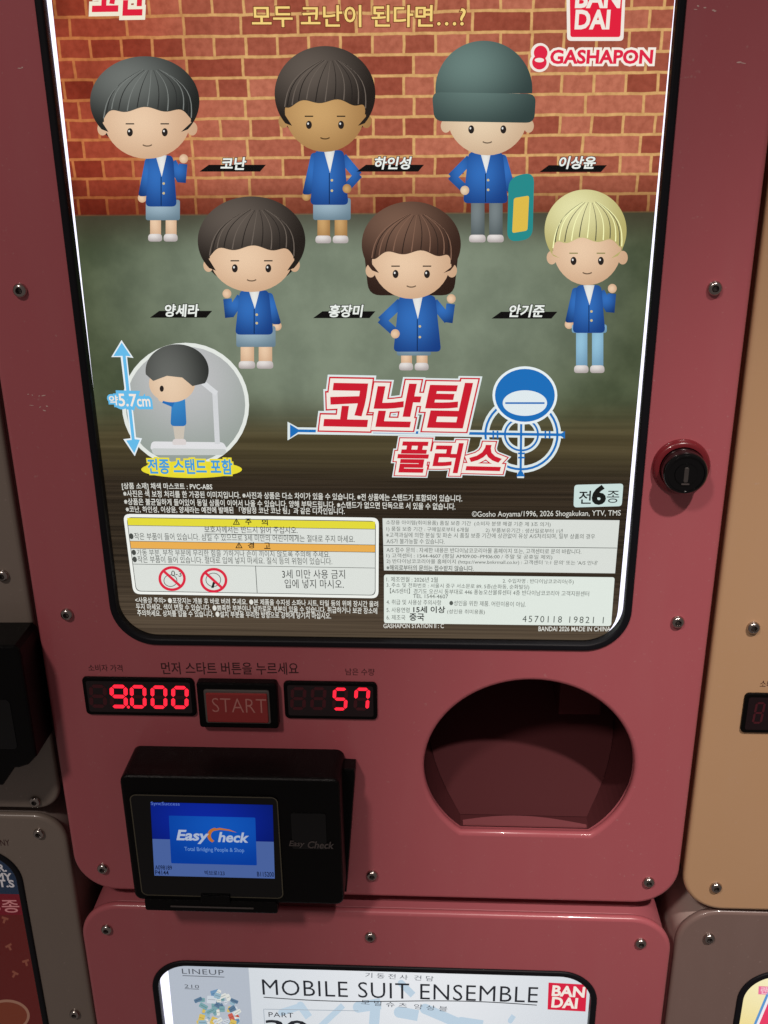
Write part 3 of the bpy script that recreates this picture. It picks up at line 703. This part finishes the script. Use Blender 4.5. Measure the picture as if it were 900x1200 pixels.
q.poly([(143.2, 401), (154, 417), (148, 416.5), (158.5, 514), (164.5, 514.8), (158, 530.5), (148.5, 515.5), (155, 514.8), (144.2, 416.5), (133.5, 416.8)], 10, LBLUE); q.build('height_arrow', card)
q = Px(CD); 
for tx, a, b, h in (('약', (129.5, 474), (139.5, 474), 11), ('5.7', (140.5, 475), (161, 475.5), 14), ('cm', (162, 475.5), (177, 475.5), 8.5)): q.text(tx, a, b, h, 11, CREAM, bold=.02, outlines=((.20, LBLUE),))
q.build('height_lettering', card)
q = Px(CD); q.oval(225, 549.5, 59, 10, 9, ink((236, 222, 52))); cp = q.build('caption_oval', card)
q = Px(CD); q.text('전종 스탠드 포함', (175, 554), (273, 555), 17, 10, ink((70, 160, 220)), bold=.03, outlines=((.13, ink((240, 226, 60))),)); q.build('caption_lettering', cp)
# notes, in white
NW = ink((226, 226, 218))
q = Px(CD)
q.text('[상품 소재] 채색 마스코트 : PVC-ABS', (143.5, 574), (249, 575), 8.5, 2, NW, bold=.014)
q.text('※사진은 색 보정 처리를 한 가공된 이미지입니다. ※사진과 상품은 다소 차이가 있을 수 있습니다. ※전 상품에는 스탠드가 포함되어 있습니다.', (145, 582), (541.5, 588), 7.8, 2, NW, bold=.014)
q.text('※상품은 불균일하게 들어있어 동일 상품이 이어서 나올 수 있습니다. 양해 부탁드립니다. ※스탠드가 없으면 단독으로 서 있을 수 없습니다.', (146, 591.5), (533.5, 597.5), 7.8, 2, NW, bold=.014)
q.text('※코난, 하인성, 이상윤, 양세라는 예전에 발매된 「명탐정 코난 코난 팀」과 같은 디자인입니다.', (148, 600.5), (404, 603), 7.8, 2, NW, bold=.014)
q.build('product_notes', card)
q = Px(CD); q.text('©Gosho Aoyama/1996, 2026 Shogakukan, YTV, TMS', (553, 607.5), (727, 606), 8.6, 2, NW); q.build('rights_notice', card)
q = Px(CD); q.poly(quad_round([(673, 568), (730.5, 566.5), (728.5, 593), (672, 594.5)], 4), 2, ink((206, 226, 222))); cb_ = q.build('count_badge', card)
q = Px(CD); q.text('전', (678, 590), (692, 590), 15, 3, INKB, bold=.01); q.text('6', (694.5, 590), (708, 590), 20, 3, INKB, bold=.05); q.text('종', (710.5, 589), (725, 589), 14, 3, INKB); q.build('badge_lettering', cb_)
# warning box
A_, B_, C_, D4 = (144.3, 602), (444, 606.5), (443.5, 701), (156.5, 696)
def wq(u, v): return tuple(Vector(A_).lerp(Vector(B_), u).lerp(Vector(D4).lerp(Vector(C_), u), v))
def wr(u0, v0, u1, v1): return [wq(u0, v0), wq(u1, v0), wq(u1, v1), wq(u0, v1)]
q = Px(CD); q.poly(quad_round(wr(0, 0, 1, 1), 8), 2, ink((244, 246, 240)))
q.poly(quad_round(wr(.012, .04, .988, .965), 6), 3, INKG); q.poly(quad_round(wr(.0145, .048, .9855, .957), 6), 3.5, ink((224, 228, 222)))
q.poly(wr(.0145, .048, .9855, .138), 4, ink((232, 222, 60))); q.poly(wr(.0145, .338, .9855, .425), 4, ink((238, 178, 84)))
for v in (.138, .334, .425, .620): q.poly(wr(.0145, v, .9855, v + .006), 4.3, INKG)
q.poly(wr(.505, .625, .5075, .955), 4.6, INKG)
wb = q.build('warning_box', card)
q = Px(CD)
for x, y, tx in ((273, 614.5, '주'), (276, 642, '경')):
    q.loops([[(x, y), (x + 8.5, y), (x + 4.2, y - 7.5)], [(x + 1.5, y - .9), (x + 7, y - .9), (x + 4.2, y - 5.8)]], 5, INKB); q.line((x + 4.2, y - 5), (x + 4.2, y - 1.4), .9, 5, INKB)
    q.text(tx, (x + 15, y), (x + 22, y), 7, 5, INKB, bold=.02); q.text('의' if tx == '주' else '고', (x + 34, y + .6), (x + 41, y + .6), 7, 5, INKB, bold=.02)
q.text('보호자께서는 반드시 읽어 주십시오.', (240, 624), (349, 625), 8.2, 5, INKB); q.line((240, 625.3), (349, 627), .7, 5, INKG)
q.text('●작은 부품이 들어 있습니다. 삼킬 수 있으므로 3세 미만의 어린이에게는 절대로 주지 마세요.', (152, 632), (416, 635.5), 8.2, 5, INKG)
q.text('●가동 부분, 부착 부분에 무리한 힘을 가하거나 손이 끼이지 않도록 주의해 주세요.', (155, 651), (387, 653.5), 8.0, 5, INKG)
q.text('●작은 부품이 들어 있습니다. 절대로 입에 넣지 마세요. 질식 등의 위험이 있습니다.', (156, 659), (389.5, 661.5), 8.0, 5, INKG)
q.text('3세 미만 사용 금지', (331, 677.4), (404.5, 677.8), 10.5, 5, INKB); q.text('입에 넣지 마시오.', (334, 688.8), (403, 689.3), 10.5, 5, INKB)
q.build('warning_lettering', wb)
SRED = ink((222, 40, 66))
for x, y, kind in ((202, 677.5, 0), (250.7, 679.5, 1)):
    q = Px(CD); q.ring(x, y, 16, 14.6, 3.1, 6, SRED); q.line((x - 10.5, y - 9.5), (x + 10.5, y + 9.5), 3.0, 6.6, SRED)
    if kind == 0:
        q.ring(x - 2, y + 2.5, 8, 7.2, .8, 5, INKG); q.text('0-3', (x - 1, y - 3), (x + 11, y - 2), 6.5, 5.3, INKB)
    else:
        q.ring(x - .5, y - .5, 9, 8.2, .8, 5, INKG); q.poly([(x - 3, y + 9), (x - 1, y + 2), (x + 3, y + .5), (x + 4, y + 3), (x + 1, y + 4.5), (x, y + 9)], 5.3, INKB)
    q.build('prohibition_sign', wb)
# usage notes
q = Px(CD)
q.text('<사용상 주의> ●포장지는 개봉 후 바로 버려 주세요. ●본 제품을 수지성 소파나 시트, 타일 등의 위에 장시간 올려', (159, 706.7), (443, 711.6), 7.3, 2, NW, bold=.014)
q.text('두지 마세요. 색이 변할 수 있습니다. ●뾰족한 부분이나 날카로운 부분이 있을 수 있습니다. 취급하거나 보관 장소에', (160, 714.2), (442, 719.3), 7.3, 2, NW, bold=.014)
q.text('주의하세요. 상처를 입을 수 있습니다. ●설치 부분을 무리한 방향으로 강하게 당기지 마십시오.', (161.5, 721.7), (388, 725.2), 7.3, 2, NW, bold=.014)
q.build('usage_notes', card)
# assurance box and maker box
q = Px(CD); q.poly([(448.3, 607.2), (726, 609.5), (720.7, 671.7), (450, 668.3)], 2, ink((222, 226, 220))); q.line((449.5, 639), (722.8, 642), .7, 3, INKG); gb = q.build('assurance_box', card)
q = Px(CD); TXC = ink((84, 90, 84))
for tx, a, b in (('소장용 아이템(취미용품) 품질 보증 기간  (소비자 분쟁 해결 기준 제 3조 의거)', (452.5, 615.2), (645, 617.7)), ('1) 품질 보증 기간 : 구매일로부터 6개월', (453, 622.7), (549, 624)), ('2) 부품보유기간 : 생산일로부터 1년', (569, 624.4), (659, 625.6)),
                 ('※고객과실에 의한 분실 및 파손 시 품질 보증 기간에 상관없이 유상 A/S처리되며, 일부 상품의 경우', (452.5, 629.6), (697, 631.6)), ('A/S가 불가능할 수 있습니다.', (453, 636.8), (521, 637.4)),
                 ('A/S 접수 문의 : 자세한 내용은 반다이남코코리아몰 홈페이지 또는, 고객센터로 문의 바랍니다.', (453, 647), (681, 649.3)), ('1) 고객센터 : 1544-4607 (평일 AM09:00~PM06:00 / 주말 및 공휴일 제외)', (453, 654), (647, 656)),
                 ("2) 반다이남코코리아몰 홈페이지 (https://www.bnkrmall.co.kr) : 고객센터 '1:1 문의' 또는 'A/S 안내'", (453, 660.5), (700, 662.8))): q.text(tx, a, b, 6.1, 4, TXC)
q.text('※해외로부터의 문의는 접수받지 않습니다.', (453, 667.8), (555, 669), 6.2, 4, TXC, bold=.01)
q.build('assurance_lettering', gb)
q = Px(CD); q.poly(quad_round([(450, 673), (720.3, 676.3), (716, 733.5), (450, 730)], 3), 2, ink((228, 236, 228))); mk = q.build('maker_box', card)
q = Px(CD)
for tx, a, b in (('1. 제조연월 : 2026년 2월', (453, 681.5), (513, 682.2)), ('2. 수입자명 : 반다이남코코리아(주)', (589, 683.7), (672, 684.8)), ('3. 주소 및 전화번호 : 서울시 중구 서소문로 89, 5층(순화동, 순화빌딩)', (453, 688.6), (620, 691)),
                 ('【A/S센터】경기도 오산시 동부대로 446 풍농오산물류센터 4층 반다이남코코리아 고객지원센터', (457, 695), (690, 698.5)), ('TEL 1544-4607', (484, 700.4), (525, 701)), ('4. 취급 및 사용상 주의사항', (453, 708), (517, 709)),
                 ('●성인을 위한 제품. 어린이용이 아님.', (526.5, 709.3), (616, 711)), ('5. 사용연령', (453, 717.3), (480, 717.7)), ('(성인용 취미용품)', (524, 719.6), (568, 720.2)), ('6. 제조국', (453, 726), (475, 726.4))): q.text(tx, a, b, 4.6 if tx[0] == 'T' else 6.1, 4, TXC)
q.text('15세 이상', (484.5, 717.6), (521.5, 718), 7.6, 4, INKB, bold=.02); q.text('중국', (480, 726.8), (497, 727), 8.2, 4, INKB, bold=.02); q.text('4570118 19821 1', (612, 728.6), (707, 730.2), 7.6, 4, TXC, space=1.3)
q.build('maker_lettering', mk)
q = Px(CD); q.text('GASHAPON STATION II : C', (449.5, 735.8), (520, 735.8), 5, 2, NW, bold=.012); q.build('station_lettering', card)
q = Px(CD); q.text('BANDAI 2026 MADE IN CHINA', (631, 739.4), (715, 739.6), 5.4, 2, NW, bold=.012); q.build('origin_lettering', card)

# ------------------------------------------------------------------ the pink machine below
YL = -.004
low = machine('lower pink capsule machine with a white card, under the brick-card machine', -.1497, .1492, -.480, -.0052, YL, (-.1165, -.300, .1150, -.0400), [(-.1362, -.0205), (.1338, -.0200), (-.0012, -.0205), (-.1362, -.170), (.1338, -.170)], PINK, PINK_BODY)
LD = YL + .0056
lc = root('display_card', (0, LD, -.300), 'backlit white card headed MOBILE SUIT ENSEMBLE in the lower pink machine', 'display card', 'display cards in the machine windows')
m = MB(); m.prism(rrect(-.1090, -.3015, .1152, -.0400, .0190), LD, LD + .0008, ink_grad((236, 238, 242), (214, 220, 226), .6, 1.0, .5)); m.build('backing', lc)
q = Px(LD); q.poly([(196.5, 1131), (291, 1132), (298, 1230), (206, 1230)], 1, ink((182, 190, 202))); sp_ = q.build('lineup_strip', lc)
q = Px(LD); GT = ink((84, 88, 96)); q.text('LINEUP', (213.6, 1140.8), (262.5, 1142.5), 6, 2, GT, space=1.1); q.line((214, 1143), (263, 1144.8), .8, 2, GT); q.text('210', (216.5, 1157.3), (233.5, 1158), 4, 2, GT, space=1.1); q.line((216.5, 1158.3), (233.5, 1159), .6, 2, GT); q.build('lineup_lettering', sp_)
q = Px(LD)
PAL = ((224, 226, 220), (206, 214, 222), (110, 150, 186), (124, 166, 172), (150, 182, 198), (204, 98, 84), (218, 190, 96), (92, 122, 150))
for k in range(58):                                   # loose heap of small toy blocks
    t = random.random(); cx = 258 + random.gauss(0, 12 + 9 * t); cy = 1164 + 40 * t + random.gauss(0, 2); a = random.uniform(1.6, 5.5); b = random.uniform(1.6, 4.5); an = random.uniform(-.6, .6)
    if not 215 < cx < 286: continue
    ca, sa = math.cos(an), math.sin(an); c = PAL[min(7, int(random.random() ** 1.3 * 8))]
    q.poly(quad_round([(cx + u * a * ca - v * b * sa, cy + u * a * sa + v * b * ca) for u, v in ((-1, -1), (1, -1), (1, 1), (-1, 1))], 1.1, 3), 2 + k * .05, ink(c))
    q.line((cx - a * .8 * ca, cy - a * .8 * sa), (cx + a * .8 * ca, cy + a * .8 * sa), .7, 2.02 + k * .05, ink(tuple(int(v * .78) for v in c)))
q.build('printed_blocks', sp_)
q = Px(LD)
for p, p2, wd in (((330, 1186), (356, 1178), 8), ((352, 1178), (362, 1192), 9), ((372, 1206), (402, 1178), 7), ((420, 1180), (446, 1176), 13), ((440, 1178), (438, 1204), 12), ((468, 1186), (490, 1190), 13), ((498, 1182), (540, 1200), 12), ((540, 1196), (566, 1200), 9), ((598, 1196), (602, 1190), 6), ((470, 1152), (484, 1166), 8)):
    q.line(p, p2, wd, 1.0 + .05 * (p[0] % 9), ink((192, 212, 228))); q.oval(*p, wd / 2, wd / 2, 1.0 + .05 * (p[0] % 9) + .5, ink((192, 212, 228)))
q.build('pale_shapes', lc)
q = Px(LD); BK = ink((40, 42, 48)); q.text('MOBILE SUIT ENSEMBLE', (308, 1165.3), (630, 1174.8), 18.5, 4, BK, bold=-.004, space=1.06)
pts = [(309, 1168)] + [(309 + 320 * t, 1168 + 9.3 * t + 2.2 * math.sin(math.pi * t * 2)) for t in [i / 24 for i in range(1, 25)]]
for a, b in zip(pts, pts[1:]): q.line(a, b, 1.0, 4.2, BK)
q.build('title_lettering', lc)
q = Px(LD); q.text('기 동 전 사  건 담', (428, 1145), (508, 1149.5), 6, 4, GT); q.text('모 빌 슈 츠  앙 상 블', (423, 1176.6), (524, 1185), 6, 4, GT); q.build('small_lettering', lc)
q = Px(LD); q.line((309, 1182), (420, 1184), .8, 4, ink((170, 180, 190))); q.line((309, 1182), (311, 1210), .8, 4, ink((170, 180, 190))); q.text('PART', (315, 1191), (344, 1192), 5.5, 4, BK, space=1.1); q.text('30', (313, 1211), (361, 1212), 16, 4, BK, bold=.02); q.build('part_number', lc)
q = Px(LD); q.poly([(642.8, 1151), (688, 1153.5), (686, 1185), (641.6, 1182.5)], 3, ink((218, 34, 66))); lo = q.build('brand_logo', lc)
q = Px(LD); q.text('BAN', (647, 1166), (684, 1168), 11.5, 4, CREAM, bold=.035); q.text('DAI', (646.5, 1179.5), (675.5, 1181), 11.5, 4, CREAM, bold=.035); q.build('logo_lettering', lo)

# ------------------------------------------------------------------ neighbours
YN = .004
lf = machine('grey capsule machine on the left with a black device on its front', -.4535, -.1535, .0470, .480, YN, (-.4190, .190, -.1885, .460), [(-.1662, .0520), (-.1636, .1750)], GREY, GREY_BODY, glow=GLOWDIM, r=.013)
ll = machine('grey capsule machine at lower left with a dull red card', -.4535, -.1535, -.440, .0430, YN, (-.4100, -.300, -.1795, .0220), [(-.1670, .0325), (-.1640, -.0885)], GREY, GREY_BODY, glow=GLOWDIM, r=.016)
t = MB(); write(t, 'NY', (1, 991), (12, 991), 7, YN, 1, PRINTDARK); t.build('panel_lettering', ll)
lr = root('card_reader', (-.22, YN, .06), 'black device with a chamfered foot on the grey machine at left', 'card reader', 'card readers on the machines')
d = YN - .022
pts = [P(*p, d) for p in ((-70, 757), (16, 757), (22, 762), (25, 772), (42.5, 887), (33, 897), (22, 900.5), (17, 900.5), (3, 921), (-70, 921))]
m = MB(); m.prism(rev(pts), d, YN - .0002, BLACK, .0012); m.build('housing', lr)
m = MB(); m.prism(rrect(pts[0][0] + .004, .098, pts[1][0] - .006, .124, .002, 5), d - .0003, d + .001, GLOSSBLACK, .0002); m.build('screen_bezel', lr)
ND = YN + .0056
nc = root('display_card', (-.29, ND, -.300), 'dim red card with a navy band behind the lower left window', 'display card', 'display cards in the machine windows')
m = MB(); m.prism(rrect(-.4110, -.301, -.1785, .0230, .018), ND, ND + .0008, ink((74, 24, 22))); m.build('backing', nc)
q = Px(ND); q.poly([(-60, 1004), (26, 1004), (27, 1048), (-60, 1046)], 1, ink((26, 36, 52))); q.poly([(-60, 1046), (30, 1048), (32, 1072), (-60, 1072)], 1, ink((86, 18, 26))); bd_ = q.build('heading_bands', nc)
q = Px(ND); PW = ink((150, 142, 142)); q.text('R.', (-1, 1021), (8, 1021), 8, 2, PW, bold=.03); q.text('MY', (-4, 1031), (14, 1031.5), 8, 2, PW, bold=.03); q.text('T.S', (-1, 1039), (17, 1039.5), 8, 2, PW, bold=.03); q.text('5종', (-8, 1069), (24, 1069), 14, 2, ink((152, 96, 96)), bold=.01); q.build('heading_lettering', bd_)
q = Px(ND)
for x, y, a in ((10, 1108, -.5), (18, 1140, .5), (6, 1076, .3), (30, 1126, -.3)):
    q.line((x - 4 * math.cos(a), y - 4 * math.sin(a)), (x + 4 * math.cos(a), y + 4 * math.sin(a)), 2.6, 1, ink((104, 56, 44))); q.line((x, y), (x - 6 * math.sin(a), y + 6 * math.cos(a)), 2.6, 1.4, ink((104, 56, 44)))
q.oval(8, 1190, 27, 19, 2, ink((120, 84, 68))); q.oval(8, 1190, 24, 16, 3, ink((92, 42, 28)))
q.build('printed_shapes', nc)

rg = machine('tan yellow capsule machine on the right side', .1522, .4522, -.0020, .480, 0.0, (.1870, .1420, .4180, .460), [(.1682, .0126), (.1686, .1556)], TAN, TAN_BODY, glow=GLOWDIM)
display('price_display', (.1690, .1021, .2210, .1227), [(' ', 880.5, 846, 896, 821)], rg)
t = MB(); write(t, '소비자 가격', (890, 805.5), (930, 806.5), 8.5, 0, 1, PRINTDARK); t.build('panel_lettering', rg)
rl = machine('grey brown capsule machine at lower right with a yellow card', .1528, .4528, -.480, -.0045, .002, (.1874, -.300, .4180, -.0420), [(.1690, -.0215), (.1690, -.170)], TAUPE, TAUPE_BODY, glow=ink((250, 238, 200), 1.0))
RD = .002 + .0056
yc = root('display_card', (.30, RD, -.300), 'backlit yellow card with a red and blue letter in the lower right window', 'display card', 'display cards in the machine windows')
m = MB(); m.prism(rrect(.1870, -.301, .4185, -.0415, .019), RD, RD + .0008, ink_grad((252, 244, 200), (240, 208, 96), .1, 1.0, .35)); m.build('backing', yc)
q = Px(RD); q.poly([(889, 1155.5), (925, 1157), (923, 1167), (888.5, 1165)], 1, ink((240, 120, 160))); tg = q.build('pink_tag', yc)
q = Px(RD); q.text('랜', (891, 1164.3), (900, 1164.6), 8, 2, ink((250, 190, 205)), bold=.03); q.build('tag_lettering', tg)
q = Px(RD); q.text('P', (886, 1214), (922, 1215), 44, 2, ink((236, 64, 104)), bold=.04, shear=.25, outlines=((.13, ink((96, 154, 210))), (.085, ink((248, 240, 244))))); q.build('title_lettering', yc)
